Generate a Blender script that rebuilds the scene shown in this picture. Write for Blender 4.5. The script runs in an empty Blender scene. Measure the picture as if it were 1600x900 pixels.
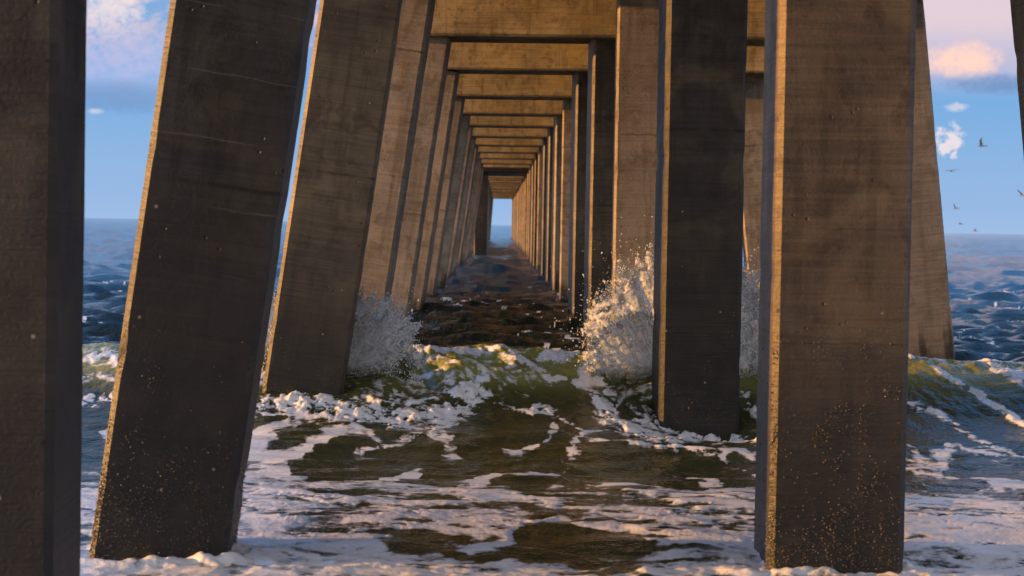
import bpy, bmesh, math, random
import numpy as np
from mathutils import Vector, Matrix, Euler

random.seed(7)
RNG = np.random.default_rng(11)
C = bpy.context.scene.collection
SC = bpy.context.scene

# ------------------------------------------------------------------ constants (metres)
H = 1.58                 # eye height above the mean water level
F = 3321.0               # focal length in pixels of the 1600 px wide photograph
BAY = 7.0                # distance between two pier bents
PW = 0.64                # pile width
CAPZ = H + 2.72          # underside of the pile caps
SUN_EL, SUN_YAW = 5.0, 2.7     # low sun, square to the pier, a little behind the camera

# ------------------------------------------------------------------ camera
YAW, PITCH, ROLL = math.atan(21.7/F), math.atan(97.6/F), 0.0178
cam_d = bpy.data.cameras.new('camera'); cam = bpy.data.objects.new('camera', cam_d); C.objects.link(cam)
CM = Matrix.Rotation(-YAW, 4, 'Z') @ Matrix.Rotation(math.pi/2 - PITCH, 4, 'X') @ Matrix.Rotation(ROLL, 4, 'Z')
cam.matrix_world = Matrix.Translation((0, 0, H)) @ CM
cam_d.sensor_width = 36; cam_d.lens = 36*F/1600
cam_d.clip_start = 0.1; cam_d.clip_end = 60000
cam_d.dof.use_dof = True; cam_d.dof.focus_distance = 17.2; cam_d.dof.aperture_fstop = 5.2
SC.camera = cam
M3 = CM.to_3x3()
def ray(px, py):
    v = M3 @ Vector(((px-800)/F, (450-py)/F, -1.0))
    return v/v.y
def at(px, py, Y):
    r = ray(px, py); return Vector((r.x*Y, Y, H + r.z*Y))

# ------------------------------------------------------------------ helpers
def obj(name, me, mat=None, parent=None, smooth=True):
    if isinstance(me, bmesh.types.BMesh):
        m = bpy.data.meshes.new(name); me.to_mesh(m); me.free(); me = m
    o = bpy.data.objects.new(name, me); C.objects.link(o)
    if mat: me.materials.append(mat)
    if smooth:
        me.polygons.foreach_set('use_smooth', [True]*len(me.polygons))
    if parent: o.parent = parent
    return o
def thing(name, label, cat, loc=(0,0,0), group=None):
    o = bpy.data.objects.new(name, None); C.objects.link(o); o.location = loc
    o.empty_display_size = 0.2
    o['label'] = label; o['category'] = cat
    if group: o['group'] = group
    return o
def np_mesh(name, V, Q):
    me = bpy.data.meshes.new(name)
    n = len(Q); k = Q.shape[1]
    me.vertices.add(len(V)); me.vertices.foreach_set('co', np.ascontiguousarray(V, dtype=np.float32).ravel())
    me.loops.add(n*k); me.loops.foreach_set('vertex_index', np.ascontiguousarray(Q, dtype=np.int32).ravel())
    me.polygons.add(n); me.polygons.foreach_set('loop_start', np.arange(0, n*k, k, dtype=np.int32))
    me.update(calc_edges=True); me.validate()
    return me

# vectorised gradient noise --------------------------------------------------
PERM = RNG.permutation(4096)
ANG = RNG.random(4096)*2*np.pi
GX, GY = np.cos(ANG), np.sin(ANG)
def perlin(x, y, seed=0):
    xi = np.floor(x).astype(np.int64); yi = np.floor(y).astype(np.int64)
    xf = x-xi; yf = y-yi
    u = xf*xf*xf*(xf*(xf*6-15)+10); v = yf*yf*yf*(yf*(yf*6-15)+10)
    def g(ix, iy, dx, dy):
        h = PERM[(PERM[(ix+seed*131) & 4095] + iy) & 4095]
        return GX[h]*dx + GY[h]*dy
    a = g(xi, yi, xf, yf); b = g(xi+1, yi, xf-1, yf)
    c = g(xi, yi+1, xf, yf-1); d = g(xi+1, yi+1, xf-1, yf-1)
    return (a+(b-a)*u + ((c+(d-c)*u)-(a+(b-a)*u))*v)*1.5
def fbm(x, y, oct=4, seed=0, gain=.5):
    s = 0; a = 1; t = 0
    for i in range(oct):
        s = s + a*perlin(x*2**i, y*2**i, seed+i*7); t += a; a *= gain
    return s/t
def ridge(x, y, oct=4, seed=0, gain=.5):
    s = 0; a = 1; t = 0
    for i in range(oct):
        s = s + a*(1-np.abs(perlin(x*2**i, y*2**i, seed+i*7))*1.6); t += a; a *= gain
    return s/t
def sstep(a, b, x):
    t = np.clip((x-a)/(b-a), 0, 1); return t*t*(3-2*t)

# ------------------------------------------------------------------ material helpers
def new_mat(name):
    m = bpy.data.materials.new(name); m.use_nodes = True
    nt = m.node_tree; nt.nodes.clear()
    out = nt.nodes.new('ShaderNodeOutputMaterial')
    return m, nt, out
class G:
    def __init__(s, nt): s.nt = nt
    def n(s, t, **kw):
        nd = s.nt.nodes.new(t)
        for k, v in kw.items():
            if hasattr(nd, k) and k not in nd.inputs: setattr(nd, k, v)
            else: s.set(nd, k, v)
        return nd
    def set(s, nd, k, v):
        sock = nd.inputs[k] if not isinstance(k, int) else nd.inputs[k]
        if hasattr(v, 'is_linked') or isinstance(v, bpy.types.NodeSocket): s.nt.links.new(v, sock)
        else: sock.default_value = v
    def math(s, op, a, b=0.0, c=0.0, clamp=False):
        nd = s.nt.nodes.new('ShaderNodeMath'); nd.operation = op; nd.use_clamp = clamp
        for i, v in enumerate((a, b, c)): s.set(nd, i, v)
        return nd.outputs[0]
    def vmul(s, v, k):
        nd = s.nt.nodes.new('ShaderNodeVectorMath'); nd.operation = 'MULTIPLY'
        s.set(nd, 0, v); s.set(nd, 1, k); return nd.outputs[0]
    def vadd(s, v, k):
        nd = s.nt.nodes.new('ShaderNodeVectorMath'); nd.operation = 'ADD'
        s.set(nd, 0, v); s.set(nd, 1, k); return nd.outputs[0]
    def noise(s, v, scale, detail=4, rough=.5, dist=0.0):
        nd = s.nt.nodes.new('ShaderNodeTexNoise')
        s.set(nd, 'Vector', v); nd.inputs['Scale'].default_value = scale
        nd.inputs['Detail'].default_value = detail; nd.inputs['Roughness'].default_value = rough
        nd.inputs['Distortion'].default_value = dist
        return nd.outputs[0]
    def ramp(s, f, lo, hi, a=0.0, b=1.0):
        nd = s.nt.nodes.new('ShaderNodeMapRange'); nd.interpolation_type = 'SMOOTHSTEP'
        s.set(nd, 0, f); s.set(nd, 1, lo); s.set(nd, 2, hi); s.set(nd, 3, a); s.set(nd, 4, b)
        return nd.outputs[0]
    def mix(s, f, a, b, blend='MIX'):
        nd = s.nt.nodes.new('ShaderNodeMix'); nd.data_type = 'RGBA'; nd.blend_type = blend
        s.set(nd, 0, f); s.set(nd, 6, a); s.set(nd, 7, b); return nd.outputs[2]

def concrete(name, light, dark, wet_top=0.9, wet_soft=1.2, lines=0.0, warm=(.33,.24,.12,1), warmth=.3, gloss=.6):
    m, nt, out = new_mat(name); g = G(nt)
    tc = nt.nodes.new('ShaderNodeTexCoord'); inf = nt.nodes.new('ShaderNodeObjectInfo')
    comb = g.n('ShaderNodeCombineXYZ')
    g.set(comb, 0, g.math('MULTIPLY', inf.outputs['Random'], 37.0)); g.set(comb, 2, g.math('MULTIPLY', inf.outputs['Random'], 91.0))
    P = g.vadd(tc.outputs['Object'], comb.outputs[0])
    sep = g.n('ShaderNodeSeparateXYZ'); g.set(sep, 0, tc.outputs['Object']); z = sep.outputs[2]
    big = g.noise(P, 1.3, 5, .6, .4)
    blot = g.noise(P, 5.0, 6, .65, .3)
    fine = g.noise(P, 60, 4, .6)
    runs = g.noise(g.vmul(P, (9, 9, .55)), 1.0, 4, .6)                  # vertical rain streaks
    strat = g.noise(g.vmul(P, (1.1, 1.1, 48)), 1.0, 3, .7, .15)          # board marks across the pile
    stratb = g.noise(g.vmul(P, (.5, .5, 16)), 1.0, 3, .7, .15)
    col = g.mix(g.ramp(big, .32, .68), light, dark)
    col = g.mix(g.math('MULTIPLY', g.ramp(blot, .48, .64), .65), col, (dark[0]*.55, dark[1]*.5, dark[2]*.45, 1))
    col = g.mix(g.math('MULTIPLY', g.ramp(runs, .48, .66), .62), col, (dark[0]*.6, dark[1]*.55, dark[2]*.5, 1))
    col = g.mix(g.math('MULTIPLY', g.ramp(g.noise(P, 2.1, 4, .6, .5), .45, .7), warmth), col, warm)
    col = g.mix(g.math('MULTIPLY', g.ramp(strat, .5, .62), .2), col, (light[0]*1.25, light[1]*1.2, light[2]*1.15, 1))
    col = g.mix(g.math('MULTIPLY', g.ramp(strat, .48, .36), .28), col, (dark[0]*.5, dark[1]*.5, dark[2]*.5, 1))
    # a form joint round the pile and rust bleeding down from it
    jz = g.math('SUBTRACT', z, g.math('ADD', 1.7, g.math('MULTIPLY', inf.outputs['Random'], 1.9)))
    jn = g.math('ADD', jz, g.math('MULTIPLY', g.math('SUBTRACT', blot, .5), .05))
    joint = g.math('MULTIPLY', g.ramp(g.math('ABSOLUTE', jn), .016, .004), g.ramp(g.noise(P, 4, 3), .38, .52))
    col = g.mix(g.math('MULTIPLY', joint, .7), col, (dark[0]*.35, dark[1]*.33, dark[2]*.3, 1))
    rust = g.math('MULTIPLY', g.math('MULTIPLY', g.ramp(g.noise(g.vmul(P, (13, 13, .8)), 1.0, 3, .6), .60, .70), g.ramp(jz, .02, -.03)), g.ramp(jz, -1.1, -.1))
    col = g.mix(g.math('MULTIPLY', rust, .55), col, (light[0]*.75, light[1]*.5, light[2]*.25, 1))
    tone2 = g.noise(g.vadd(P, (7, 1, 4)), .55, 3, .5)
    col = g.mix(g.math('MULTIPLY', g.ramp(tone2, .5, .58), .35), col, (dark[0]*.8, dark[1]*.78, dark[2]*.78, 1))
    # small pits and chips
    vor = g.n('ShaderNodeTexVoronoi'); g.set(vor, 'Vector', P); vor.inputs['Scale'].default_value = 16
    pit = g.math('MULTIPLY', g.ramp(vor.outputs['Distance'], .17, .09), g.ramp(g.noise(P, 3.0, 2), .55, .62))
    col = g.mix(g.math('MULTIPLY', pit, .8), col, (dark[0]*.25, dark[1]*.23, dark[2]*.2, 1))
    vor2 = g.n('ShaderNodeTexVoronoi'); g.set(vor2, 'Vector', g.vadd(P, (3.3, 1.7, 9.1))); vor2.inputs['Scale'].default_value = 9
    hsel = g.n('ShaderNodeSeparateColor'); g.set(hsel, 0, vor2.outputs['Color'])
    chip = g.math('MULTIPLY', g.ramp(vor2.outputs['Distance'], .1, .04), g.math('GREATER_THAN', hsel.outputs[0], .72))
    # tide zone: soaked and overgrown concrete, ragged upper limit
    wl = g.math('ADD', z, g.math('MULTIPLY', g.math('SUBTRACT', runs, .5), 1.3))
    wl = g.math('ADD', wl, g.math('MULTIPLY', g.math('SUBTRACT', big, .5), 1.2))
    wet = g.ramp(wl, wet_top+wet_soft*.5, wet_top-wet_soft*.5)
    algae = g.mix(g.ramp(blot, .4, .65), (.016, .015, .013, 1), (.03, .026, .02, 1))
    col = g.mix(g.math('MULTIPLY', wet, .93), col, algae)
    col = g.mix(g.math('MULTIPLY', chip, .75), col, (.42, .34, .2, 1))
    bumpsrc = g.math('ADD', g.math('MULTIPLY', strat, .6), g.math('MULTIPLY', fine, .35))
    bumpsrc = g.math('ADD', bumpsrc, g.math('MULTIPLY', blot, .8))
    bumpsrc = g.math('SUBTRACT', bumpsrc, g.math('MULTIPLY', pit, .7))
    if lines > 0:      # pale lime lines along hairline cracks
        zz = g.math('ADD', z, g.math('MULTIPLY', g.noise(P, 1.6, 6, .6), .10))
        fr = g.math('ABSOLUTE', g.math('SUBTRACT', g.math('FRACT', g.math('DIVIDE', zz, .31)), .5))
        ln = g.math('MULTIPLY', g.ramp(fr, .012, .002), g.ramp(g.noise(P, 2.6, 3), .46, .56))
        col = g.mix(g.math('MULTIPLY', g.math('MULTIPLY', ln, g.ramp(z, .9, 1.5)), lines), col, (.22, .2, .17, 1))
    rough = g.math('SUBTRACT', g.math('ADD', gloss, g.math('MULTIPLY', blot, .2)), g.math('MULTIPLY', wet, .02))
    bump = g.n('ShaderNodeBump'); g.set(bump, 'Height', bumpsrc); bump.inputs['Strength'].default_value = .55; bump.inputs['Distance'].default_value = .02
    b = g.n('ShaderNodeBsdfPrincipled'); g.set(b, 'Base Color', col); g.set(b, 'Roughness', rough); g.set(b, 'Normal', bump.outputs[0])
    b.inputs['Specular IOR Level'].default_value = .3
    nt.links.new(b.outputs[0], out.inputs[0])
    return m

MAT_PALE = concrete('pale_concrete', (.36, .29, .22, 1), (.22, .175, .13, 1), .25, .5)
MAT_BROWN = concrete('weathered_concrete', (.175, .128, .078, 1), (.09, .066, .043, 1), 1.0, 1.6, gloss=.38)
MAT_WET_SHADE = concrete('soaked_shaded_concrete', (.058, .050, .042, 1), (.030, .026, .022, 1), 1.2, 1.6, lines=.4, warmth=.1, gloss=.36)  # wet concrete, with the shade of unlit fronts mixed into the colour
MAT_DARK = concrete('wet_shaded_concrete', (.058, .050, .042, 1), (.030, .026, .022, 1), 1.2, 1.6, warmth=.25, gloss=.5)  # wet tone darkened further in colour for fronts the sun misses
MAT_CAP = concrete('cap_concrete', (.46, .375, .235, 1), (.24, .19, .115, 1), -9, .5, warm=(.42, .30, .11, 1), warmth=.6)
MAT_DECK = concrete('deck_concrete', (.30, .26, .21, 1), (.2, .17, .13, 1), -9, .5)

# ------------------------------------------------------------------ piles, caps, deck
def pile_mesh(z0, z1, step, seed, w=PW, ch=.029):
    rnd = np.random.default_rng(seed)
    a = w/2
    prof = [(-a+ch, -a), (a-ch, -a), (a, -a+ch), (a, a-ch), (a-ch, a), (-a+ch, a), (-a, a-ch), (-a, -a+ch)]
    cor = [0, 0, 1, 1, 2, 2, 3, 3]
    n = max(2, int((z1-z0)/step)); zs = np.linspace(z0, z1, n+1)
    V = []; ph = rnd.random(4)*50
    for z in zs:
        chip = [max(0, float(perlin(np.array([z*3.1+ph[k]]), np.array([k*5.3]), seed)[0])-.30)*.022 +
                float(perlin(np.array([z*14+ph[k]]), np.array([k*2.3]), seed)[0])*.0012 for k in range(4)]
        for i, (x, y) in enumerate(prof):
            c = chip[cor[i]]; V.append((x*(1-c/a), y*(1-c/a), z))
    Q = []
    for r in range(n):
        for i in range(8):
            j = (i+1) % 8
            Q.append((r*8+i, r*8+j, (r+1)*8+j, (r+1)*8+i))
    bm = bmesh.new(); vs = [bm.verts.new(v) for v in V]
    for q in Q: bm.faces.new([vs[k] for k in q])
    bm.faces.new([vs[k] for k in range(7, -1, -1)]); bm.faces.new([vs[n*8+k] for k in range(8)])
    return bm

pier = thing('pier', 'long concrete pier on rows of square piles running straight out to sea', 'pier', (1.6, 10, 0))
PIER0 = Vector((1.6, 10, 0))
def put_pile(x, yfront, mat, lean=0.0, yaw=0.0, step=.5, seed=0, label=None, top=CAPZ, w=PW):
    c = 1/math.cos(math.atan(lean))
    o = obj('pile', pile_mesh(-1.6, (top+.03)*c, step, seed, w), mat, pier, smooth=False)
    o.matrix_parent_inverse = Matrix.Identity(4)
    o.matrix_local = Matrix.Translation(Vector((x, yfront+w/2, 0))-PIER0) @ Matrix.Rotation(math.atan(lean), 4, 'Y') @ Matrix.Rotation(math.radians(yaw), 4, 'Z')
    if label: o['label'] = label
    return o

NB = 31
near = {}
def front(i): return BAY*(i+.42)
for i in range(1, NB+1):
    yf = front(i); st = .06 if i <= 3 else (.15 if i < 7 else .6)
    r = random.Random(i*5+1)
    # left row, battered
    xl = -1.59 if i <= 2 else -1.664
    mat = {1: MAT_WET_SHADE, 2: MAT_BROWN}.get(i, MAT_PALE)
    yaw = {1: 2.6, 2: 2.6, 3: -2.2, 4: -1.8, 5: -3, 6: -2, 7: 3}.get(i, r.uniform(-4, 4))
    if i == 15: xl = -.95; mat = MAT_WET_SHADE  # dark material paints the shadow on this pile
    lean = .134 if i < 15 else (.0 if i == 15 else .06)
    if i > 15: xl = -1.25
    lab = {1: 'dark soaked leaning pile with pale hairline cracks', 2: 'brown leaning pile with a black wet foot in the breaking wave'}.get(i)
    near['L', i] = put_pile(xl + (r.uniform(-.02, .02) if i > 2 else 0), yf, mat, lean, yaw, st, i, lab)
    # middle row, upright
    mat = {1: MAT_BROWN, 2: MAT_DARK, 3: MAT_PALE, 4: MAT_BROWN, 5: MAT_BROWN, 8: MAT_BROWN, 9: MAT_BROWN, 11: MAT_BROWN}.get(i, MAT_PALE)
    yaw = {1: -0.5, 2: 2.6, 3: -1.5, 4: 5, 5: 6, 6: -1, 7: 5, 8: 4, 9: 4}.get(i, r.uniform(-3, 5))
    lab = {1: 'wide upright brown pile with a sunlit golden edge', 2: 'black wet upright pile with spray on both sides'}.get(i)
    near['M', i] = put_pile(1.616 + (r.uniform(-.02, .02) if i > 3 else 0), yf, mat, 0, yaw, st, 40+i, lab)
    # right row, battered the other way
    if i <= 14 and i > 1:
        xr = 4.90 if i == 2 else 4.88
        put_pile(xr, yf, MAT_PALE if i > 2 else MAT_BROWN, -.113, r.uniform(-2, 2), st, 80+i,
                 'pale stained pile leaning outwards to the right' if i == 3 else None)
put_pile(-1.874, 7.40, MAT_DARK, 0, 1.8, .1, 333, 'dark upright pile close to the camera with a grey side')  # shade on its front comes from the dark material colour

def box_bm(x0, x1, y0, y1, z0, z1, bev=.03, cuts=0):
    bm = bmesh.new()
    bmesh.ops.create_cube(bm, size=1)
    for v in bm.verts:
        v.co = Vector(((x0+x1)/2+v.co.x*(x1-x0), (y0+y1)/2+v.co.y*(y1-y0), (z0+z1)/2+v.co.z*(z1-z0)))
    bmesh.ops.bevel(bm, geom=bm.edges[:], offset=bev, segments=1, affect='EDGES')
    return bm
for i in range(1, NB+1):
    yf = front(i) - .28; r = random.Random(i*3)
    deep = 1.2; z0 = CAPZ; mat = MAT_CAP
    if i == 15: deep = 8.0; z0 = CAPZ - .04; mat = MAT_WET_SHADE  # cap in shadow: the shade is put into its dark colour
    bm = box_bm(-2.15, 5.3, -deep/2, deep/2, 0, 1.05, .035)
    o = obj('pile_cap', bm, mat, pier, smooth=False)
    o.matrix_parent_inverse = Matrix.Identity(4)
    o.location = Vector((0, yf+deep/2, z0 + r.uniform(-.03, .03)*(1 if i != 4 else 0))) - PIER0
    o.rotation_euler.z = math.radians(r.uniform(-5.4, -4.2))
    if i == 15: o['label'] = 'deep dark cap slab where the pier head begins'
bm = box_bm(-2.35, 5.5, -40, front(NB)+4, CAPZ+1.085, CAPZ+1.5, .03)
dk = obj('deck', bm, MAT_DECK, pier, smooth=False); dk.location = -PIER0

# barnacles on the feet of the two nearest piles
MB_, nt, out = new_mat('barnacle'); g = G(nt)
inf = nt.nodes.new('ShaderNodeTexCoord')
b = g.n('ShaderNodeBsdfPrincipled'); g.set(b, 'Base Color', g.mix(g.ramp(g.noise(inf.outputs['Object'], 25, 3), .42, .62), (.018, .015, .012, 1), (.062, .046, .030, 1)))
b.inputs['Roughness'].default_value = .35; nt.links.new(b.outputs[0], out.inputs[0])
def barnacles(pile, n, ztop, seed):
    rnd = random.Random(seed); V = []; Fq = []
    a = PW/2; cl = [(rnd.uniform(-.26, .26), min(rnd.expovariate(3.0), 1.2)*ztop) for q in range(34)]
    for k in range(n):
        z = -.05 + min(rnd.expovariate(3.2), 1.3)*ztop
        s = rnd.random(); c = .029
        if k % 3 and cl: cx_, cz_ = rnd.choice(cl)
        else: cx_ = None
        if cx_ is not None: z = cz_+rnd.gauss(0, .035)
        if s < .66: p = Vector((rnd.uniform(-a+c, a-c) if cx_ is None else max(-a+c, min(a-c, cx_+rnd.gauss(0, .03))), -a, z)); nn = Vector((0, -1, 0)); t = Vector((1, 0, 0))
        elif s < .82: p = Vector((-a+rnd.random()*c, -a, z)); p.y = -a + (c-(p.x+a)); nn = Vector((-.7, -.7, 0)); t = Vector((.7, -.7, 0))
        elif s < .93: p = Vector((-a, rnd.uniform(-a+c, a-c), z)); nn = Vector((-1, 0, 0)); t = Vector((0, 1, 0))
        else: p = Vector((a, rnd.uniform(-a+c, a-c), z)); nn = Vector((1, 0, 0)); t = Vector((0, 1, 0))
        u = Vector((0, 0, 1)); rad = rnd.choice((.002, .0026, .003, .004, .0055)); hh = rad*rnd.uniform(.5, 1.1)
        b0 = len(V); m = 6; ph = rnd.random()*6
        for q in range(m):
            an = ph+q*math.tau/m; V.append(p + (t*math.cos(an)+u*math.sin(an))*rad*rnd.uniform(.8, 1.2) - nn*.002)
        for q in range(m):
            an = ph+q*math.tau/m; V.append(p + (t*math.cos(an)+u*math.sin(an))*rad*.45 + nn*hh)
        for q in range(m):
            Fq.append((b0+q, b0+(q+1) % m, b0+m+(q+1) % m, b0+m+q))
        Fq.append((b0+m, b0+m+1, b0+m+2, b0+m+3)); Fq.append((b0+m, b0+m+3, b0+m+4, b0+m+5))
    me = np_mesh('barnacles', np.array([tuple(v) for v in V]), np.array(Fq))
    o = obj('barnacles', me, MB_, pile, smooth=False); o['kind'] = 'stuff'
    o.matrix_parent_inverse = Matrix.Identity(4)
barnacles(near['L', 1], 3200, .85, 1); barnacles(near['M', 1], 3200, .85, 2)
barnacles(near['M', 2], 700, .6, 3); barnacles(near['L', 2], 700, .6, 4)

# ------------------------------------------------------------------ the sea
def crest_y(X):
    return 18.55 + .16*X*.9*np.exp(-(X/3.5)**2) + .3*perlin(X*.35+7.7, X*0+3.1, 5) + .12*perlin(X*1.1+2.2, X*0+9.1, 6)
def base_z(X, Y):
    """the breaking wave, its trough and the foam sheet, without the small chop"""
    s = Y - crest_y(X)
    A = .49 + .06*perlin(X*.5+1.3, X*0+.7, 8)
    A = A*(1-.35*sstep(6, 14, np.abs(X)))
    frontw = 1.38 + .2*perlin(X*.6+4.4, X*0+2.7, 9)
    z = np.where(s < 0, A*np.exp(-np.abs(s/frontw)**1.95), A*np.exp(-(s/1.9)**2))
    z = z - .08*np.exp(-((Y-14.3)/1.3)**2)
    z = z + .022*sstep(13.2, 12.4, Y + .25*perlin(X*.8, X*0+5, 3)) - .055*sstep(11.6, 9.9, Y)
    z = z + .03*np.exp(-((X+1.45)/.65)**2-((Y-16.95)/.6)**2) - .17*np.exp(-((X-1.75)/.55)**2-((Y-16.75)/.55)**2)
    return z
def hit(px, py, y0=9.0, y1=26.0):
    r = ray(px, py); Ys = np.linspace(y0, y1, 3400)
    X = r.x*Ys; Z = H + r.z*Ys
    d = Z - base_z(X, Ys)
    k = np.argmax(d < 0)
    if not (d < 0).any(): k = np.argmin(np.abs(d))
    return np.array([X[k], Ys[k], Z[k]])
def seg_dist(P, pts, ys):
    """distance to a polyline on the water; lengths across the wave count ys times"""
    best = np.full(P.shape[0], 9.0)
    S = np.array([1, ys, 1.0])
    pp = P*S; q = np.array(pts)*S
    for a, b_ in zip(q[:-1], q[1:]):
        ab = b_-a; t = np.clip(((pp-a)@ab)/max(ab@ab, 1e-9), 0, 1)
        d = np.linalg.norm(pp-(a+t[:, None]*ab), axis=1)
        best = np.minimum(best, d)
    return best

# rows: constant steps near by, growing with distance squared
ys = [3.5]
while ys[-1] < 45000:
    y = ys[-1]
    d = max(.024, y*y/(H*2125)*.62)
    if 15.2 < y < 20.5: d = .026
    if y > 3000: d = y*.35
    ys.append(y+d)
ys = np.array(ys)
uf = np.arange(-.262, .262001, 1.35/2125)
def wing(sgn):
    r_ = []; u = .262; d = 1.35/2125
    while u < 1.6: d *= 1.09; u += d; r_.append(sgn*u)
    return r_
us = np.array(wing(-1)[::-1] + list(uf) + wing(1))
U, Yg = np.meshgrid(us, ys); X = (U*(Yg+.0)).ravel(); Y = Yg.ravel()
nr, nc = len(ys), len(us)
Z0 = base_z(X, Y)
P3 = np.stack([X, Y, Z0], 1)

nearw = sstep(24, 19, Y)                    # wave and surf zone
front_zone = sstep(13.35, 12.45, Y + .45*perlin(X*.45, Y*0+2, 21) + .18*perlin(X*1.7, Y*0+4, 22))
# chop of open water, made of many crossing wave trains that fade where the grid cannot carry them
chop = np.zeros_like(X)
rw = np.random.default_rng(5)
pix = Y*Y/(H*2125)
for k in range(46):
    lam = .32*1.135**k if k < 30 else rw.uniform(1.5, 9)
    th = rw.normal(0, .62); kx, ky = math.sin(th), math.cos(th)
    amp = .058*lam**.60*(1.7 if .4 < lam < 1.7 else (.32 if lam > 2.6 else 1.1))
    ph = rw.random()*6.28
    warp = .55*perlin(X/(lam*4.2)+k, Y/(lam*2.6)+k*2, 30)
    wv = np.sin(2*np.pi*((X*kx+Y*ky)/lam + warp) + ph)
    fade = np.clip(lam/(1.3*np.minimum(pix, 2.6)+1e-6), 0, 1)**1.5
    chop += amp*fade*(1-np.abs(wv)*1.4 if k % 2 else wv)*(.5+.9*np.clip(fbm(X/(lam*5), Y/(lam*7), 2, 60+k)+.35, 0, 1))*.42
far_amp = .60 + .75*sstep(30, 120, Y) + 1.0*sstep(90, 350, Y)
chop = chop*far_amp
under_pier = sstep(.9, .2, np.abs((X-1.6)/3.9))
back = sstep(19.2, 22.5, Y)
trough_ = sstep(16.6, 15.8, Y)*sstep(12.4, 13.2, Y)
chop_w = back*(1-.2*under_pier*sstep(120, 30, Y)) + (1-back)*(.10+.12*trough_)
z = Z0 + chop*chop_w

# face texture of the wave: sheets of water drawn up the face, boils, ragged lip
s = Y - crest_y(X)
face = np.exp(-((s+1.0)/1.1)**2)
lipz = np.exp(-((s+.1)/.3)**2)
z += face*(.022*fbm(X*2.2+.4*Y, Y*.9, 4, 91) + .010*ridge(X*6+1.5*Y, Y*2.0, 3, 92))
z += lipz*(.045*fbm(X*2.6, Y*2.2, 4, 94) + .02*ridge(X*7, Y*5, 3, 95))

# foam features: where the wave breaks
feats = [
 ([(470,618),(510,638),(560,652),(620,655),(680,650),(715,632),(738,602)], .085, .060, 1.0),   # broken lip on the left
 ([(600,640),(640,632),(690,628)], .06, .03, .6),
 ([(640,560),(690,551),(740,549),(800,556),(830,572),(862,592),(885,588),(908,600),(935,604)], .040, .034, 1.0),
 ([(850,560),(900,556),(950,556),(1000,550),(1030,548)], .050, .045, 1.0),
 ([(925,585),(940,605),(948,630),(955,652),(975,670),(1010,682),(1050,688),(1082,690)], .085, .055, 1.0),
 ([(1000,660),(1035,655),(1062,668)], .07, .05, .8),
 ([(985,560),(1010,585),(1030,610),(1045,640)], .035, .03, .75),
 ([(835,640),(870,650),(895,668),(925,688),(965,694),(1010,700),(1060,704),(1110,708)], .022, .022, .9),
 ([(775,632),(800,640),(835,648)], .018, .012, .7),
 ([(1115,680),(1150,690),(1192,692),(1230,690)], .055, .06, 1.0),
 ([(1160,620),(1172,640),(1192,660)], .035, .03, .7),
 ([(1415,562),(1440,552),(1475,552),(1510,553),(1550,562),(1605,566)], .05, .05, 1.0),
 ([(1555,575),(1580,585),(1605,590)], .07, .05, .85),
 ([(1465,578),(1500,600),(1530,618),(1560,636),(1580,655),(1605,668)], .032, .03, .85),
 ([(1415,630),(1450,640),(1490,662),(1530,692),(1580,708)], .04, .018, .62),
 ([(120,562),(160,558),(205,566)], .05, .03, .8),
 ([(120,600),(150,590),(200,600)], .045, .02, .6),
 ([(120,632),(160,628),(200,634)], .05, .03, .7),
 ([(385,640),(425,632),(475,630)], .08, .05, 1.0),
 ([(395,600),(415,585),(425,560)], .05, .03, .7),
 ([(560,565),(600,560),(650,553)], .03, .03, .7),
 ([(700,668),(650,690),(590,704),(560,706)], .020, .012, .85),
]
foam = np.zeros_like(X); rough = np.zeros_like(X)
sel = np.where((Y > 11.5) & (Y < 22) & (np.abs(U.ravel()) < .3))[0]
Ps = P3[sel].copy()
jx = .06*fbm(Ps[:, 0]*3.0, Ps[:, 1]*2.0, 4, 101); jy = .10*fbm(Ps[:, 0]*3.0, Ps[:, 1]*2.0, 4, 104)
Pj = Ps + np.stack([jx, jy*1.6, jy*.35], 1)
fine1 = fbm(Ps[:, 0]*9, Ps[:, 1]*4.5, 4, 111); bil = np.abs(fbm(Ps[:, 0]*14, Ps[:, 1]*9, 3, 113)); rid = ridge(Ps[:, 0]*7+2*fine1, Ps[:, 1]*2.2, 4, 115)-.45; wvar = np.clip(1+1.1*fbm(Ps[:, 0]*2.2, Ps[:, 1]*1.2, 2, 118), .35, 2)
fs = np.zeros(len(sel)); rs = np.zeros(len(sel))
for pts, w, hgt, inten in feats:
    pts3 = [hit(*p) for p in pts]
    d = seg_dist(Pj, pts3, .22)
    body = np.exp(-(d/w)**2)
    fs = np.maximum(fs, inten*np.exp(-(d/(w*1.35*wvar))**2.0)*(.56+1.5*rid+1.2*fine1))
    rs += .55*hgt*body*(.25+1.1*fine1+.7*rid+.6*(.28-bil))
foam[sel] = fs; rough[sel] = rs
z += rough
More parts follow.
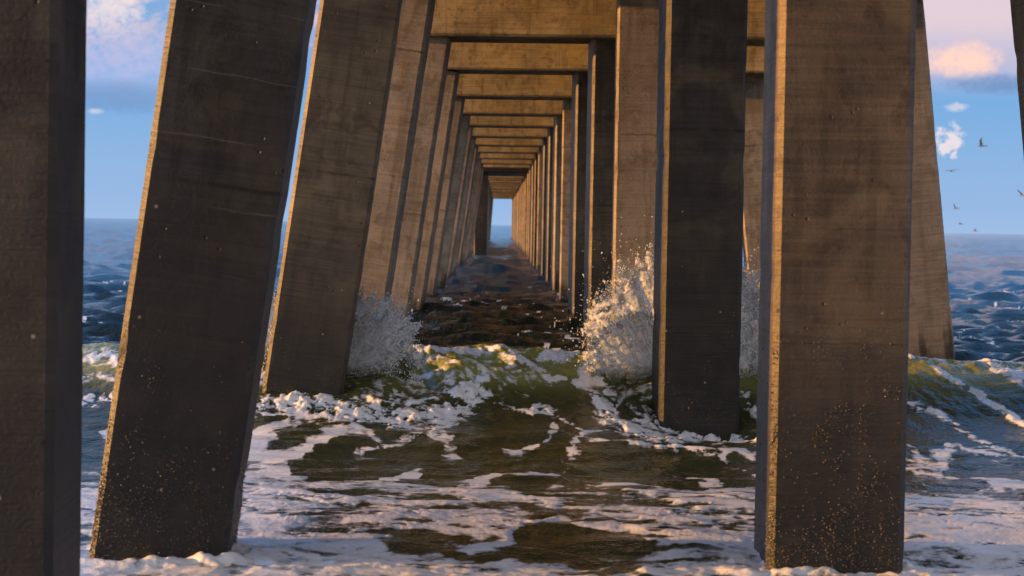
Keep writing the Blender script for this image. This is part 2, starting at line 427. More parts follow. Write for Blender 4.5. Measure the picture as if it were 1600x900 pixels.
# golden churned water left of the middle of the face
pp = [hit(*p) for p in [(590,610),(660,580),(740,575),(800,580)]]
d = seg_dist(P3[sel], pp, .3); ch = np.exp(-(d/.30)**2)
z[sel] += ch*(.11*fbm(Ps[:, 0]*3.4+Ps[:, 1], Ps[:, 1]*2.0, 4, 120) + .02*ridge(Ps[:, 0]*9+Ps[:, 1]*3, Ps[:, 1]*4, 3, 124))
foam[sel] = np.maximum(foam[sel], ch*(.33+.65*fbm(Ps[:, 0]*12+5*Ps[:, 1], Ps[:, 1]*5, 4, 127)))
pp = [hit(*p) for p in [(960,600),(1000,620),(1030,600)]]
d = seg_dist(P3[sel], pp, .3); ch = np.exp(-(d/.2)**2)
z[sel] += ch*(.05*fbm(Ps[:, 0]*4, Ps[:, 1]*2.5, 4, 130))
foam[sel] = np.maximum(foam[sel], ch*(.36+.55*fbm(Ps[:, 0]*16, Ps[:, 1]*7, 4, 137)))

# floating foam lace in the trough
wx = X + .30*fbm(X*1.4, Y*.55, 6, 141, .6); wy = Y + .75*fbm(X*1.4+9, Y*.55, 6, 144, .6)
lace = 1-np.abs(perlin(wx*1.55, wy*.52, 150))*2.6
lace2 = 1-np.abs(perlin(wx*3.0, wy*1.0, 153))*2.4
dens = fbm(X*.8, Y*.35, 3, 156)
leftp = np.exp(-((X+1.35)/.75)**2)*np.exp(-((Y-13.9)/1.4)**2)
trough = sstep(17.4, 15.8, Y)*(1-front_zone)
lf = (lace-.62)*1.9 + (dens*.8) + leftp*.78 + .45*lace2 + .45*fbm(X*7, Y*3, 3, 158) - .27
foam = np.maximum(foam, trough*np.clip(lf, 0, 1))
# the foam sheet in front, with open dark windows
cx = X + .35*fbm(X*1.3, Y*1.0, 5, 161, .6); cy = Y + .45*fbm(X*1.3+5, Y*1.0, 5, 164, .6)
hole = fbm(cx*1.05, cy*1.5, 5, 170, .55)
hole2 = 1-np.abs(perlin(cx*1.7, cy*1.9, 175))*2.0
streak = fbm(cx*1.3, cy*5.5, 4, 176, .55)
fsht = .76 - 2.4*np.clip(hole-.03, 0, 1) - 1.5*np.clip(streak-.06, 0, 1)*sstep(9.3, 10.4, Y) - .35*np.clip(.45-hole2, 0, 1) + .42*fbm(X*4, Y*4.5, 5, 178, .65)
# one big window left of the right-hand pile, as water wells up there
wv_ = hit(905, 846); wdx = (X-wv_[0]-.1*fbm(X*2, Y*1.2, 2, 179))/.34; wdy = (Y-wv_[1]-.25*fbm(X*2, Y*1.2, 2, 180))/.42
fsht = fsht - 1.2*sstep(1.25, .7, wdx*wdx+wdy*wdy)
foam = np.maximum(foam, front_zone*np.clip(fsht, 0, 1))
fth = sstep(.35, .75, foam)*front_zone
billow = 1-np.abs(fbm(cx*2.6, cy*2.4, 3, 181))*2.2
z += fth*(.006 + .010*fbm(X*2.6, Y*2.6, 4, 184)) + front_zone*(.018*fbm(X*.8, Y*1.1, 3, 187) + .012*fbm(X*1.6, Y*3.4, 3, 188))
nearf = sstep(10.35, 9.8, Y + .4*fbm(X*1.3, X*0+3, 3, 190))
bl = np.clip(fbm(X*3.4, Y*3.0, 3, 193, .45)+.3, 0, 1); z += nearf*(.020*bl + .008*np.clip(.35-np.abs(fbm(X*5.5, Y*5, 2, 196)), 0, 1)*2)
foam = np.maximum(foam, nearf*(.40+1.2*fbm(cx*1.3, cy*3.0, 5, 199)))
# collars of foam where the nearest piles stand
for (x0, y0) in ((-1.59, front(1)+.32), (1.616, front(1)+.32)):
    q = np.maximum(np.abs(X-x0), np.abs(Y-y0))-.32
    col_ = np.exp(-(np.clip(q, 0, 9)/.16)**2)*sstep(y0+.5, y0-.3, Y)
    foam = np.maximum(foam, col_*.95)
    z += col_*.045*np.clip(.35+1.4*fbm(X*6, Y*6, 3, 203), 0, 1.3)
# flecks on the open and the shaded water
fl = (1-np.abs(perlin(wx*1.2, wy*.7, 210))*3)*.7 + fbm(X*.5, Y*.25, 3, 212)*.9 - .62
foam = np.maximum(foam, back*sstep(75, 30, Y)*sstep(.42, .68, fl)*.9)
foam = np.maximum(foam, back*sstep(.20, .34, chop)*.8*sstep(20, 40, Y)*sstep(75, 45, Y)*sstep(-.05, .3, fbm(X*.6, Y*.3, 3, 214)))
glow = np.clip(np.exp(-((s+.4)/.9)**2)*sstep(.08, .36, z)*(1+.8*fbm(X*1.6, Y*1.6, 3, 220)), 0, 1)  # lighter olive painted on the upper face for light through the crest
fleck = fbm(wx*3.2, wy*1.1, 4, 216, .6) + .45*fbm(X*.7, Y*.3, 2, 218)
foam = np.maximum(foam, back*sstep(70, 40, Y)*sstep(.33, .47, fleck)*.85)
turb = 1-.5*sstep(19.3, 22.5, Y)-.5*sstep(30, 70, Y)
V = np.stack([X, Y, z], 1)
idx = np.arange(nr*nc).reshape(nr, nc)
Q = np.stack([idx[:-1, :-1], idx[:-1, 1:], idx[1:, 1:], idx[1:, :-1]], -1).reshape(-1, 4)
me = np_mesh('sea', V, Q)
for nm, arr in (('foam', foam), ('turbid', turb), ('crest_glow', glow)):
    a_ = me.attributes.new(nm, 'FLOAT', 'POINT'); a_.data.foreach_set('value', np.ascontiguousarray(arr, dtype=np.float32))

MS, nt, out = new_mat('sea_water'); g = G(nt)
geo = nt.nodes.new('ShaderNodeNewGeometry'); Pp = geo.outputs['Position']
fa = g.n('ShaderNodeAttribute', attribute_name='foam').outputs['Fac']; ta = g.n('ShaderNodeAttribute', attribute_name='turbid').outputs['Fac']
nz = g.noise(Pp, 26, 5, .62); nz2 = g.noise(Pp, 90, 3, .6)
we = g.n('ShaderNodeTexNoise'); g.set(we, 'Vector', Pp); we.inputs['Scale'].default_value = 2.2; we.inputs['Detail'].default_value = 5
ve = g.n('ShaderNodeTexVoronoi', feature='DISTANCE_TO_EDGE'); ve.inputs['Scale'].default_value = 1.0
g.set(ve, 'Vector', g.vadd(g.vmul(Pp, (4.6, 4.0, 4.0)), g.vmul(we.outputs['Color'], (3.2, 3.2, 3.2))))
net = g.math('MULTIPLY', g.math('SUBTRACT', .16, ve.outputs['Distance']), g.ramp(fa, .12, .32, 0, 1.25))
fa2 = g.math('ADD', fa, net)
fm = g.ramp(g.math('ADD', fa2, g.math('MULTIPLY', g.math('SUBTRACT', nz, .5), .75)), .25, .70, 0, .96)
vor = g.n('ShaderNodeTexVoronoi'); g.set(vor, 'Vector', Pp); vor.inputs['Scale'].default_value = 45; vor.feature = 'SMOOTH_F1'
fb = g.math('ADD', g.math('MULTIPLY', nz, 1.0), g.math('MULTIPLY', nz2, .35))
fb = g.math('SUBTRACT', fb, g.math('MULTIPLY', vor.outputs['Distance'], .5))
wb = g.math('ADD', g.noise(g.vmul(Pp, (1, .8, 1)), 7, 4, .55), g.math('MULTIPLY', g.noise(Pp, 28, 3, .5), .3))
wb = g.math('MULTIPLY', wb, g.ramp(ta, .4, 1, 2.6, 1.0))
wb = g.math('ADD', wb, g.math('MULTIPLY', g.math('MULTIPLY', g.noise(g.vmul(Pp, (.8, 1.5, 1)), .9, 5, .6), 1.5), g.ramp(ta, .9, .2)))
bw = g.n('ShaderNodeBump'); g.set(bw, 'Height', wb); bw.inputs['Strength'].default_value = .5; bw.inputs['Distance'].default_value = .045
bf = g.n('ShaderNodeBump'); g.set(bf, 'Height', fb); bf.inputs['Strength'].default_value = .35; bf.inputs['Distance'].default_value = .01
w = g.n('ShaderNodeBsdfPrincipled')
g.set(w, 'Base Color', g.mix(g.n('ShaderNodeAttribute', attribute_name='crest_glow').outputs['Fac'], g.mix(g.ramp(ta, .5, 1), g.mix(g.ramp(ta, 0, .5), (.009, .058, .118, 1), (.012, .019, .015, 1)), (.040, .043, .018, 1)), (.27, .275, .075, 1)))  # last colour is the painted glow of the crest
g.set(w, 'Roughness', g.ramp(ta, 0, 1, .10, .06)); w.inputs['IOR'].default_value = 1.333; g.set(w, 'Specular IOR Level', g.ramp(ta, .1, .5, .5, .12)); g.set(w, 'Normal', bw.outputs[0])
f_ = g.n('ShaderNodeBsdfPrincipled'); f_.inputs['Base Color'].default_value = (.86, .86, .86, 1); f_.inputs['Roughness'].default_value = .27
g.set(f_, 'Normal', bf.outputs[0])
mx = g.n('ShaderNodeMixShader'); g.set(mx, 0, fm); nt.links.new(w.outputs[0], mx.inputs[1]); nt.links.new(f_.outputs[0], mx.inputs[2])
nt.links.new(mx.outputs[0], out.inputs[0])
sea = obj('sea', me, MS); sea['kind'] = 'structure'

# wet sand behind the camera, running under the water's edge
MG, nt, out = new_mat('wet_sand'); g = G(nt); geo = nt.nodes.new('ShaderNodeNewGeometry')
b = g.n('ShaderNodeBsdfPrincipled'); g.set(b, 'Base Color', g.mix(g.noise(geo.outputs['Position'], 3, 5), (.09, .075, .055, 1), (.14, .12, .09, 1)))
b.inputs['Roughness'].default_value = .5; nt.links.new(b.outputs[0], out.inputs[0])
bm = bmesh.new(); bmesh.ops.create_grid(bm, x_segments=40, y_segments=40, size=1)
for v in bm.verts: v.co = Vector((v.co.x*300, -150+v.co.y*157, -.30 + max(0, -(-150+v.co.y*157))*.02))
sb = obj('beach', bm, MG); sb['kind'] = 'structure'

# ------------------------------------------------------------------ splashes
MSP, nt, out = new_mat('spray_water'); g = G(nt); geo = nt.nodes.new('ShaderNodeNewGeometry'); Pp = geo.outputs['Position']
fl_ = g.n('ShaderNodeAttribute', attribute_name='flow').outputs['Vector']; op_ = g.n('ShaderNodeAttribute', attribute_name='film').outputs['Fac']; gr_ = g.n('ShaderNodeAttribute', attribute_name='foot').outputs['Fac']
fib = g.noise(g.vmul(fl_, (16, 5, 1)), 1.0, 5, .6, .8); n2 = g.noise(Pp, 70, 4, .65, .3); n3 = g.noise(Pp, 20, 4, .6, .5)
vo = g.n('ShaderNodeTexVoronoi', feature='DISTANCE_TO_EDGE'); vo.inputs['Scale'].default_value = 1.0
wr = g.n('ShaderNodeTexNoise'); g.set(wr, 'Vector', Pp); wr.inputs['Scale'].default_value = 7; wr.inputs['Detail'].default_value = 4
g.set(vo, 'Vector', g.vadd(g.vmul(fl_, (5.5, 7, 1)), g.vmul(wr.outputs['Color'], (1.3, 1.3, 1.3))))
strand = g.ramp(vo.outputs['Distance'], .16, .03)
hgt_ = g.math('ADD', g.math('ADD', g.math('MULTIPLY', fib, .28), g.math('MULTIPLY', n2, .9)), g.math('MULTIPLY', strand, .6))
bm_ = g.n('ShaderNodeBump'); g.set(bm_, 'Height', hgt_); bm_.inputs['Strength'].default_value = .6; bm_.inputs['Distance'].default_value = .02
wh = g.ramp(g.math('ADD', g.math('ADD', g.math('MULTIPLY', fib, .45), g.math('MULTIPLY', n2, .55)), g.math('MULTIPLY', g.math('SUBTRACT', 1.0, op_), .09)), .42, .60)
cl_ = g.mix(g.math('MAXIMUM', wh, strand), g.mix(op_, (.87, .89, .91, 1), (.40, .43, .43, 1)), (.94, .95, .96, 1))
cl_ = g.mix(g.ramp(g.math('ADD', gr_, g.math('MULTIPLY', g.math('SUBTRACT', n3, .5), .5)), .40, .75), cl_, (.17, .17, .06, 1))
d_ = g.n('ShaderNodeBsdfPrincipled'); g.set(d_, 'Base Color', cl_); d_.inputs['Roughness'].default_value = .16; d_.inputs['IOR'].default_value = 1.333; g.set(d_, 'Normal', bm_.outputs[0])
t_ = g.n('ShaderNodeBsdfTranslucent'); g.set(t_, 'Color', cl_); g.set(t_, 'Normal', bm_.outputs[0])
tr = g.n('ShaderNodeBsdfTransparent'); tr.inputs[0].default_value = (.93, .95, .93, 1)
gs = g.n('ShaderNodeBsdfGlossy'); gs.inputs['Roughness'].default_value = .05; g.set(gs, 'Normal', bm_.outputs[0])
fi = g.n('ShaderNodeMixShader'); fi.inputs[0].default_value = .16; nt.links.new(tr.outputs[0], fi.inputs[1]); nt.links.new(gs.outputs[0], fi.inputs[2])
m1 = g.n('ShaderNodeMixShader'); m1.inputs[0].default_value = .42; nt.links.new(d_.outputs[0], m1.inputs[1]); nt.links.new(t_.outputs[0], m1.inputs[2])
clear = g.math('MULTIPLY', g.math('MULTIPLY', op_, g.math('SUBTRACT', 1.0, strand)), g.ramp(n3, .34, .46))
m2 = g.n('ShaderNodeMixShader'); g.set(m2, 0, clear); nt.links.new(m1.outputs[0], m2.inputs[1]); nt.links.new(fi.outputs[0], m2.inputs[2])
nt.links.new(m2.outputs[0], out.inputs[0])

def fan_sheet(name, parent, cx, cy, cz, outline, depth, seed, lo=.15, open_=.0, thick=.012, nth=150, nrad=110, ycurl=.0, film=0.0, foot=.12):
    """water thrown up as a ragged fan; outline = (angle, radius) pairs round the foot (cx, cy, cz)"""
    an = np.array([o_[0] for o_ in outline]); ra = np.array([o_[1] for o_ in outline])
    th = np.linspace(an[0], an[-1], nth); R = np.interp(th, an, ra)
    k = (th-an[0])*40
    R = R*(1 + .085*perlin(k*.16, k*0+1.5, seed) + .035*np.abs(perlin(k*.5, k*0+3.5, seed+1)) + .012*perlin(k*1.6, k*0+3.5, seed+2))
    t = np.linspace(lo, 1, nrad)
    T, TT = np.meshgrid(t, th, indexing='ij'); RR = T*R[None, :]
    a1 = np.deg2rad(TT)
    a1 = a1 + .022*fbm(RR*6+seed, a1*4, 3, seed+3)*T
    x = cx + np.cos(a1)*RR; zz = cz + np.sin(a1)*RR
    rad_st = ridge(TT*.30+RR*1.5, RR*2.0, 3, seed+5)
    y = cy + depth*(T-.3)**2 + ycurl*np.cos(a1)*T + .05*fbm(x*3, zz*3, 2, seed+7) + .012*(rad_st-.6)*(.3+T) + .003*fbm(x*24, zz*24, 3, seed+9)
    hole = .8*fbm(TT*.16+3, RR*7, 4, seed+11) + .6*fbm(TT*.42, RR*9, 3, seed+13)
    keep = hole*(.3+.7*T) + open_*(.1+.6*T) < .52
    keep &= ~((T > .95) & (fbm(x*26, zz*26, 2, seed+15) > .10+3.0*(1-T)))
    n0, n1_ = T.shape; ii = np.arange(n0*n1_).reshape(n0, n1_)
    q = np.stack([ii[:-1, :-1], ii[:-1, 1:], ii[1:, 1:], ii[1:, :-1]], -1)
    kq = keep[:-1, :-1] & keep[1:, 1:]
    q = q[kq]
    me = np_mesh(name, np.stack([x.ravel(), y.ravel(), zz.ravel()], 1), q)
    fa_ = me.attributes.new('flow', 'FLOAT_VECTOR', 'POINT'); fa_.data.foreach_set('vector', np.stack([a1.ravel(), RR.ravel(), RR.ravel()*0+seed], 1).astype(np.float32).ravel())
    fb_ = me.attributes.new('film', 'FLOAT', 'POINT'); fb_.data.foreach_set('value', np.clip(film*(T*1.5-.25+1.2*fbm(x*3, zz*3, 2, seed+19)), 0, 1).astype(np.float32).ravel())
    fc_ = me.attributes.new('foot', 'FLOAT', 'POINT'); fc_.data.foreach_set('value', np.clip((foot-(zz-.3))/.45+.5, 0, 1).astype(np.float32).ravel())
    bm = bmesh.new(); bm.from_mesh(me)
    bmesh.ops.delete(bm, geom=[v for v in bm.verts if not v.link_faces], context='VERTS'); bm.to_mesh(me); bm.free()
    o = obj(name, me, MSP, parent)
    o.matrix_parent_inverse = Matrix.Identity(4); o.location = -parent.location
    so = o.modifiers.new('thickness', 'SOLIDIFY'); so.thickness = thick; so.offset = 0
    return o, (x, y, zz, T, keep)

def strands_and_drops(parent, samples, n_str, n_drop, seed, away, spread=.12):
    """threads of water along the sheet's rim and drops flung off it"""
    rnd = random.Random(seed); V = []; Fq = []
    def tube(pts, r0, r1):
        b0 = len(V); m = 5
        for j, p in enumerate(pts):
            f = j/(len(pts)-1); r = r0+(r1-r0)*f
            r *= (1+.35*math.sin(j*2.1+p.x*90))
            tdir = (pts[min(j+1, len(pts)-1)]-pts[max(j-1, 0)]).normalized()
            a = tdir.cross(Vector((.2, 1, .1))).normalized(); b_ = tdir.cross(a)
            for q in range(m):
                an = q*math.tau/m; V.append(p+(a*math.cos(an)+b_*math.sin(an))*r)
        for j in range(len(pts)-1):
            for q in range(m): Fq.append((b0+j*m+q, b0+j*m+(q+1) % m, b0+(j+1)*m+(q+1) % m, b0+(j+1)*m+q))
    x, y, zz, T, keep = samples
    ii = [(i, j) for i in range(T.shape[0]) for j in range(T.shape[1]) if keep[i, j]]
    rim = [p for p in ii if T[p] > .93]
    for k in range(n_str):
        i, j = rnd.choice(ii); ln = rnd.randint(6, 22); pts = []
        j0 = j
        for s_ in range(ln):
            if i+s_ >= T.shape[0]: break
            jj = min(max(int(j0+rnd.uniform(-.4, .4)+s_*rnd.choice((-.25, 0, .25))), 0), T.shape[1]-1)
            pts.append(Vector((x[i+s_, jj], y[i+s_, jj]-.015, zz[i+s_, jj])))
        if len(pts) > 3: tube(pts, rnd.uniform(.002, .0045), .0012)
    cen = Vector(away)
    for k in range(rnd.randint(9, 12)):           # little jets leaving the rim
        i, j = rnd.choice(rim); p = Vector((x[i, j], y[i, j], zz[i, j])); dr = (p-cen).normalized()+Vector((rnd.uniform(-.4, .4), rnd.uniform(-.4, .2), rnd.uniform(-.3, .3)))
        L = rnd.uniform(.02, .07); tube([p+dr*(L*f/5)-Vector((0, 0, .02*(f/5)**2)) for f in range(6)], rnd.uniform(.004, .008), .003)
    me = np_mesh('water_threads', np.array([tuple(v) for v in V]), np.array(Fq))
    o = obj('water_threads', me, MSP, parent); o['kind'] = 'stuff'; o.matrix_parent_inverse = Matrix.Identity(4); o.location = -parent.location
    ico = bmesh.new(); bmesh.ops.create_icosphere(ico, subdivisions=1, radius=1.0)
    iv = np.array([tuple(v.co) for v in ico.verts]); ifc = np.array([[v.index for v in f.verts] for f in ico.faces]); ico.free()
    pos = []; rad = []
    for k in range(n_drop):        # drops flung off the rim
        i, j = rnd.choice(rim); p = Vector((x[i, j], y[i, j], zz[i, j])); dr = (p-cen).normalized()
        L = rnd.expovariate(1/spread)
        pos.append(p + dr*L + Vector((rnd.gauss(0, .04), rnd.gauss(0, .08), rnd.gauss(0, .04)-.25*L*L)))
        rad.append(rnd.choice((.0016, .0016, .002, .002, .0025, .003, .004, .006)))
    for k in range(n_drop*4):      # spray hanging close to the sheet, beads along its rim
        i, j = rnd.choice(rim) if k % 4 == 0 else rnd.choice(ii)
        t_ = T[i, j]; p = Vector((x[i, j], y[i, j], zz[i, j])); dr = (p-cen).normalized()
        pos.append(p + dr*abs(rnd.gauss(0, .016)) + Vector((rnd.gauss(0, .012), -abs(rnd.gauss(0, .03))-.004, rnd.gauss(0, .012))))
        rad.append(rnd.choice((.0022, .003, .003, .004, .005, .006, .008))*(.48+.42*t_))
    pos = np.array([tuple(p) for p in pos]); rad = np.array(rad)
    stretch = np.stack([np.ones(len(rad)), np.ones(len(rad)), 1+.5*np.array([rnd.random() for q in rad])], 1)
    Vd = (iv[None]*rad[:, None, None]*stretch[:, None, :] + pos[:, None, :]).reshape(-1, 3)
    Fd = (ifc[None] + (np.arange(len(rad))*len(iv))[:, None, None]).reshape(-1, 3)
    o = obj('droplets', np_mesh('droplets', Vd, Fd), MSP, parent); o['kind'] = 'stuff'; o.matrix_parent_inverse = Matrix.Identity(4); o.location = -parent.location

GRP = 'spray bursts where the wave strikes the piles'
yb = front(2)+PW
s1 = thing('wave_splash', 'tall ragged burst of spray behind the black wet upright pile', 'splash', (1.62, yb+.1, .3), GRP)
o1, sm = fan_sheet('water_sheet', s1, 1.50, yb+.20, .22, [(-40, .5), (-10, .58), (12, .65), (40, .95), (62, 1.12), (78, 1.17), (95, 1.17), (112, 1.14), (128, 1.04), (142, .94), (155, .84), (168, .76), (180, .70), (200, .64), (225, .55)], .30, 401, open_=.05, film=1.25)
strands_and_drops(s1, sm, 60, 1300, 5, (1.5, yb+.18, .36))
o2, sm2 = fan_sheet('water_sheet', s1, 1.62, yb+.34, .24, [(-30, .6), (-8, .8), (10, .95), (35, 1.10), (60, 1.12), (85, 1.12), (104, 1.06)], -.12, 431, open_=.02, film=.45)
strands_and_drops(s1, sm2, 20, 700, 15, (1.62, yb+.34, .24), .06)
o3, sm3 = fan_sheet('water_sheet', s1, 1.42, yb+.06, .34, [(100, .55), (120, .62), (140, .66), (160, .66), (178, .60), (195, .42)], -.22, 451, open_=.1, nth=90, nrad=80, film=1.0)
s2 = thing('wave_splash', 'broad bluish burst of spray behind the brown leaning pile', 'splash', (-1.5, yb+.1, .3), GRP)
o4, sm4 = fan_sheet('water_sheet', s2, -1.42, yb-.06, .16, foot=.24, outline=[(-70, .45), (-45, .52), (-22, .58), (-8, .62), (12, .74), (26, .86), (38, .95), (50, .96), (64, .92), (80, .88), (100, .72), (120, .70), (140, .66), (160, .55)], depth=-.12, seed=501, open_=.0, film=.55)
strands_and_drops(s2, sm4, 8, 1000, 9, (-1.42, yb-.06, .16), .06)
o5, sm5 = fan_sheet('water_sheet', s2, -1.40, yb-.20, .30, [(5, .55), (22, .68), (38, .74), (52, .68), (70, .5)], -.10, 521, open_=.08, nth=90, nrad=80, film=.5)
strands_and_drops(s2, sm5, 6, 350, 21, (-1.40, yb-.2, .2), .05)
o6, sm6 = fan_sheet('water_sheet', s2, -1.62, yb+.0, .22, [(95, .70), (115, .78), (130, .78), (145, .7), (165, .55), (180, .45)], -.14, 541, open_=.1, nth=90, nrad=80)
strands_and_drops(s2, sm6, 6, 350, 25, (-1.62, yb, .22), .05)

# ------------------------------------------------------------------ gulls
MGL, nt, out = new_mat('gull_feathers'); g = G(nt); tc = nt.nodes.new('ShaderNodeTexCoord')
b = g.n('ShaderNodeBsdfPrincipled'); g.set(b, 'Base Color', g.mix(g.ramp(g.noise(tc.outputs['Object'], 4, 2), .4, .6), (.06, .06, .065, 1), (.16, .16, .17, 1)))
b.inputs['Roughness'].default_value = .7; nt.links.new(b.outputs[0], out.inputs[0])
def gull_mesh(dihedral, droop):
    bm = bmesh.new(); rings = []
    prof = [(-.30, .004, 0), (-.22, .035, .0), (-.12, .06, .0), (0, .075, 0), (.1, .07, .0), (.17, .045, .012), (.21, .042, .02), (.25, .03, .02), (.28, .010, .012), (.31, .003, .008)]
    for yy, r, zc in prof:
        rings.append([bm.verts.new((math.cos(q*math.tau/8)*r, yy, zc+math.sin(q*math.tau/8)*r*.85)) for q in range(8)])
    for a, b_ in zip(rings[:-1], rings[1:]):
        for q in range(8): bm.faces.new((a[q], a[(q+1) % 8], b_[(q+1) % 8], b_[q]))
    bm.faces.new(rings[0][::-1]); bm.faces.new(rings[-1])
    tail = [bm.verts.new(p) for p in ((-.03, -.24, .012), (.03, -.24, .012), (.07, -.40, .008), (-.07, -.40, .008), (-.03, -.24, 0), (.03, -.24, 0), (.07, -.40, .0), (-.07, -.40, .0))]
    for f in ((0, 1, 2, 3), (7, 6, 5, 4), (0, 4, 5, 1), (1, 5, 6, 2), (2, 6, 7, 3), (3, 7, 4, 0)): bm.faces.new([tail[k] for k in f])
    for sx in (-1, 1):
        sec = []
        for f, ch, sw in ((.04, .17, 0), (.18, .165, .03), (.32, .14, .05), (.45, .10, -.01), (.56, .055, -.09), (.64, .012, -.17)):
            zz = .03 + (dihedral*f if f < .33 else dihedral*.33 + droop*(f-.33)); yy = .06+sw
            t = .012*(1-f)+.002
            sec.append([bm.verts.new((sx*f, yy+ch*.4, zz)), bm.verts.new((sx*f, yy, zz+t)), bm.verts.new((sx*f, yy-ch*.6, zz)), bm.verts.new((sx*f, yy, zz-t))])
        for a, b_ in zip(sec[:-1], sec[1:]):
            for q in range(4): bm.faces.new((a[q], a[(q+1) % 4], b_[(q+1) % 4], b_[q]))
        bm.faces.new(sec[0]); bm.faces.new(sec[-1][::-1])
    bmesh.ops.recalc_face_normals(bm, faces=bm.faces)
    return bm
for (px, py, Yd, dh, dr, hd, bank, lab) in (
    (1534, 228, 150, .9, .3, 75, 20, 'dark gull high over the sea, flying with wings folded up, topmost of the flock'),
    (1487, 267, 150, .18, -.3, 20, -6, 'gull gliding with both wings spread wide beside the stained leaning pile'),
    (1598, 305, 130, .2, -.2, 30, 28, 'gull with wing raised at the right edge of the picture'),
    (1493, 326, 230, .9, .1, 40, 25, 'small gull with raised wings, between the gliding gull and the horizon'),
    (1501, 350, 260, .3, -.4, 60, 10, 'small gull flying low above the horizon near the leaning pile'),
    (1524, 361, 300, .8, -.1, 50, -20, 'smallest gull skimming the horizon line')):
    o = obj('seagull', gull_mesh(dh, dr), MGL)
    o.location = at(px, py, Yd); o.rotation_euler = (0, math.radians(bank), math.radians(hd))
    o['label'] = lab; o['category'] = 'bird'; o['group'] = 'gulls flying over the open sea'

# ------------------------------------------------------------------ sky and sun
w_ = bpy.data.worlds.new('World'); SC.world = w_; w_.use_nodes = True
nt = w_.node_tree; nt.nodes.clear(); g = G(nt)
out = nt.nodes.new('ShaderNodeOutputWorld'); bg = nt.nodes.new('ShaderNodeBackground'); bg.inputs[1].default_value = .15
nt.links.new(bg.outputs[0], out.inputs[0])
sky = nt.nodes.new('ShaderNodeTexSky'); sky.sky_type = 'NISHITA'; sky.sun_disc = False
sky.sun_elevation = math.radians(SUN_EL); sky.sun_rotation = math.radians(270-SUN_YAW); sky.air_density = 1.0; sky.dust_density = .6; sky.ozone_density = 2.5
tc = nt.nodes.new('ShaderNodeTexCoord'); D = tc.outputs['Generated']
sep = g.n('ShaderNodeSeparateXYZ'); g.set(sep, 0, D)
az = g.math('ARCTAN2', sep.outputs[0], sep.outputs[1]); el = g.math('ARCSINE', sep.outputs[2])
cv = g.n('ShaderNodeCombineXYZ'); g.set(cv, 0, az); g.set(cv, 1, el); AE = cv.outputs[0]
nG = g.noise(g.vadd(g.vmul(AE, (240, 280, 1)), (2, 7, 0)), 1.0, 4, .6, .3)
nA = g.noise(g.vmul(AE, (14, 34, 1)), 1.0, 6, .55, .4)
nB = g.noise(g.vmul(AE, (60, 110, 1)), 1.0, 5, .55, .3)
nF = g.noise(g.vadd(g.vmul(AE, (90, 110, 1)), (5, 3, 0)), 1.0, 5, .6, .5)
def blob(px, py, rx, ry, nse=.5, lo=1.0, hi=-.15):
    a0 = (px-780)/F; e0 = (352+.0178*(px-780)-py)/F
    dx = g.math('DIVIDE', g.math('SUBTRACT', az, a0), rx/F); dy = g.math('DIVIDE', g.math('SUBTRACT', el, e0), ry/F)
    r2 = g.math('ADD', g.math('MULTIPLY', dx, dx), g.math('MULTIPLY', dy, dy))
    r2 = g.math('ADD', r2, g.math('ADD', g.math('MULTIPLY', g.math('SUBTRACT', nF, .5), nse*5), g.math('MULTIPLY', g.math('SUBTRACT', nG, .5), nse*5)))
    return g.ramp(r2, lo, hi)
base = g.mix(1.0, sky.outputs[0], (.72, .92, 1.4, 1), 'MULTIPLY')
SKYK = 1.0
def lay(col, fac, c, k): return g.mix(g.math('MULTIPLY', fac, k), col, (c[0], c[1], c[2], 1))
# cloud radiances are in the sky texture's own units
L_ = 3.2
fill_cloud = g.math('MULTIPLY', g.math('MULTIPLY', g.ramp(el, -.02, .16), g.ramp(sep.outputs[1], .30, -.15)), g.ramp(g.noise(D, 2.6, 6, .6, .6), .30, .62, .62, .97))  # unseen bright cloud added behind the camera to fill front faces
base = g.mix(g.math('MULTIPLY', fill_cloud, g.ramp(sep.outputs[0], -.95, -.6, .3, 1)), base, (4.5, 4.25, 4.5, 1))
low = g.ramp(el, 1.25, .75); side = g.math('MULTIPLY', g.ramp(sep.outputs[0], -.9, -.5), g.ramp(sep.outputs[1], -.2, .15))
col0 = g.mix(g.math('MULTIPLY', g.math('MULTIPLY', low, side), .92), base, g.mix(g.ramp(el, .10, .5), g.mix(g.ramp(el, .0, .075), (1.05, 1.68, 2.75, 1), (.58, 1.36, 2.55, 1)), (.42, 1.15, 2.7, 1)))
pink = (.86*L_, .62*L_, .66*L_); lav = (.40*L_, .42*L_, .62*L_); white = (1.0*L_, .86*L_, .84*L_); org = (1.15*L_, .74*L_, .60*L_); blue = (.17*L_, .30*L_, .56*L_)
col = lay(col0, g.ramp(el, .012, .0), (.40*L_, .56*L_, .84*L_), .5)                                 # paler, lavender air above the horizon
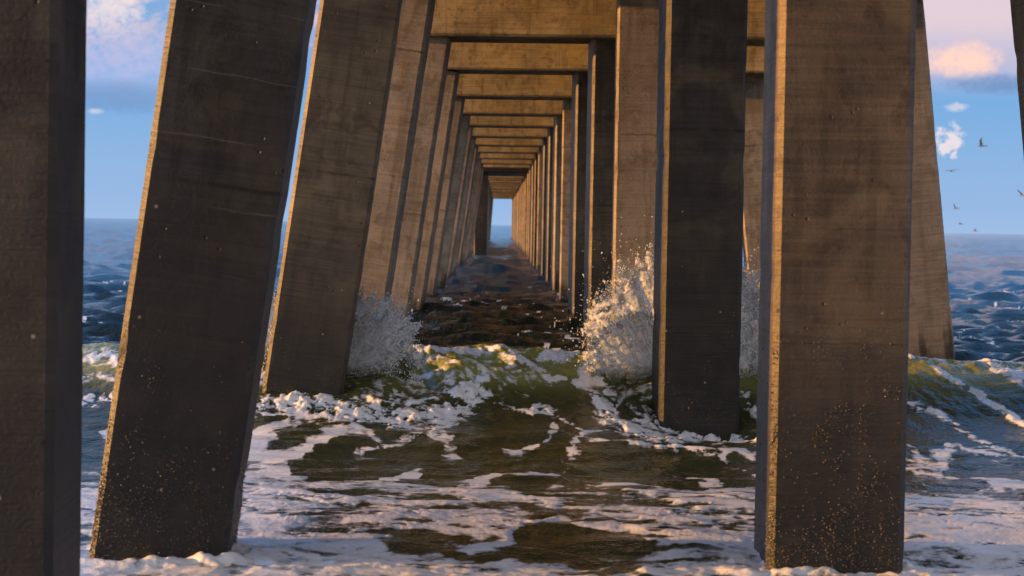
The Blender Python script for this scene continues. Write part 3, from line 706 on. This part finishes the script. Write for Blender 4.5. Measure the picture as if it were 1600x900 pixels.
cl = g.math('MULTIPLY', g.math('MULTIPLY', g.ramp(el, .062, .10), g.ramp(el, .24, .14)), g.ramp(nA, .40, .62))
col = lay(col, cl, lav, .8)
col = lay(col, g.math('MULTIPLY', g.math('MULTIPLY', g.ramp(el, .066, .10), g.ramp(el, .24, .14)), g.ramp(nB, .48, .68)), pink, .75)
bank = g.math('MULTIPLY', g.math('MULTIPLY', g.ramp(az, .165, .19), g.ramp(az, .42, .27)), g.ramp(el, .20, .12))
col = lay(col, g.math('MULTIPLY', bank, g.ramp(el, .060, .080)), (.60*L_, .56*L_, .74*L_), .9)
col = lay(col, g.math('MULTIPLY', bank, g.ramp(el, .078, .10)), (.86*L_, .68*L_, .72*L_), .8)
col = lay(col, blob(1560, 138, 130, 20, .2), blue, .8)
col = lay(col, blob(1488, 100, 74, 34, .2), org, .95)
col = lay(col, blob(1472, 222, 22, 34, .8), white, .8)
col = lay(col, blob(1478, 172, 22, 9, .4), white, .5)
col = lay(col, blob(178, 20, 60, 62, .4, 1.1, -.4), white, .8)
col = lay(col, blob(200, 70, 95, 55, .3, 1.1, -.5), pink, .6)
col = lay(col, blob(195, 105, 150, 62, .25, 1.2, -.3), (.50*L_, .55*L_, .86*L_), .75)
col = lay(col, blob(190, 155, 110, 30, .2, 1.2, -.2), blue, .6)
col = lay(col, blob(156, 178, 16, 6, .3), white, .8)
nt.links.new(col, bg.inputs[0])

sd = bpy.data.lights.new('sun', 'SUN'); sd.energy = 5.0; sd.angle = math.radians(.5); sd.color = (1.0, .47, .105)
so = bpy.data.objects.new('sun', sd); C.objects.link(so)
dirv = Vector((-math.cos(math.radians(SUN_YAW)), -math.sin(math.radians(SUN_YAW)), math.tan(math.radians(SUN_EL)))).normalized()
so.rotation_euler = dirv.to_track_quat('Z', 'Y').to_euler(); so.location = (-20, 0, 10)

SC.view_settings.view_transform = 'Standard'; SC.view_settings.look = 'None'
SC.view_settings.exposure = 1.0; SC.view_settings.gamma = 1
SC.cycles.max_bounces = 8; SC.cycles.transparent_max_bounces = 8
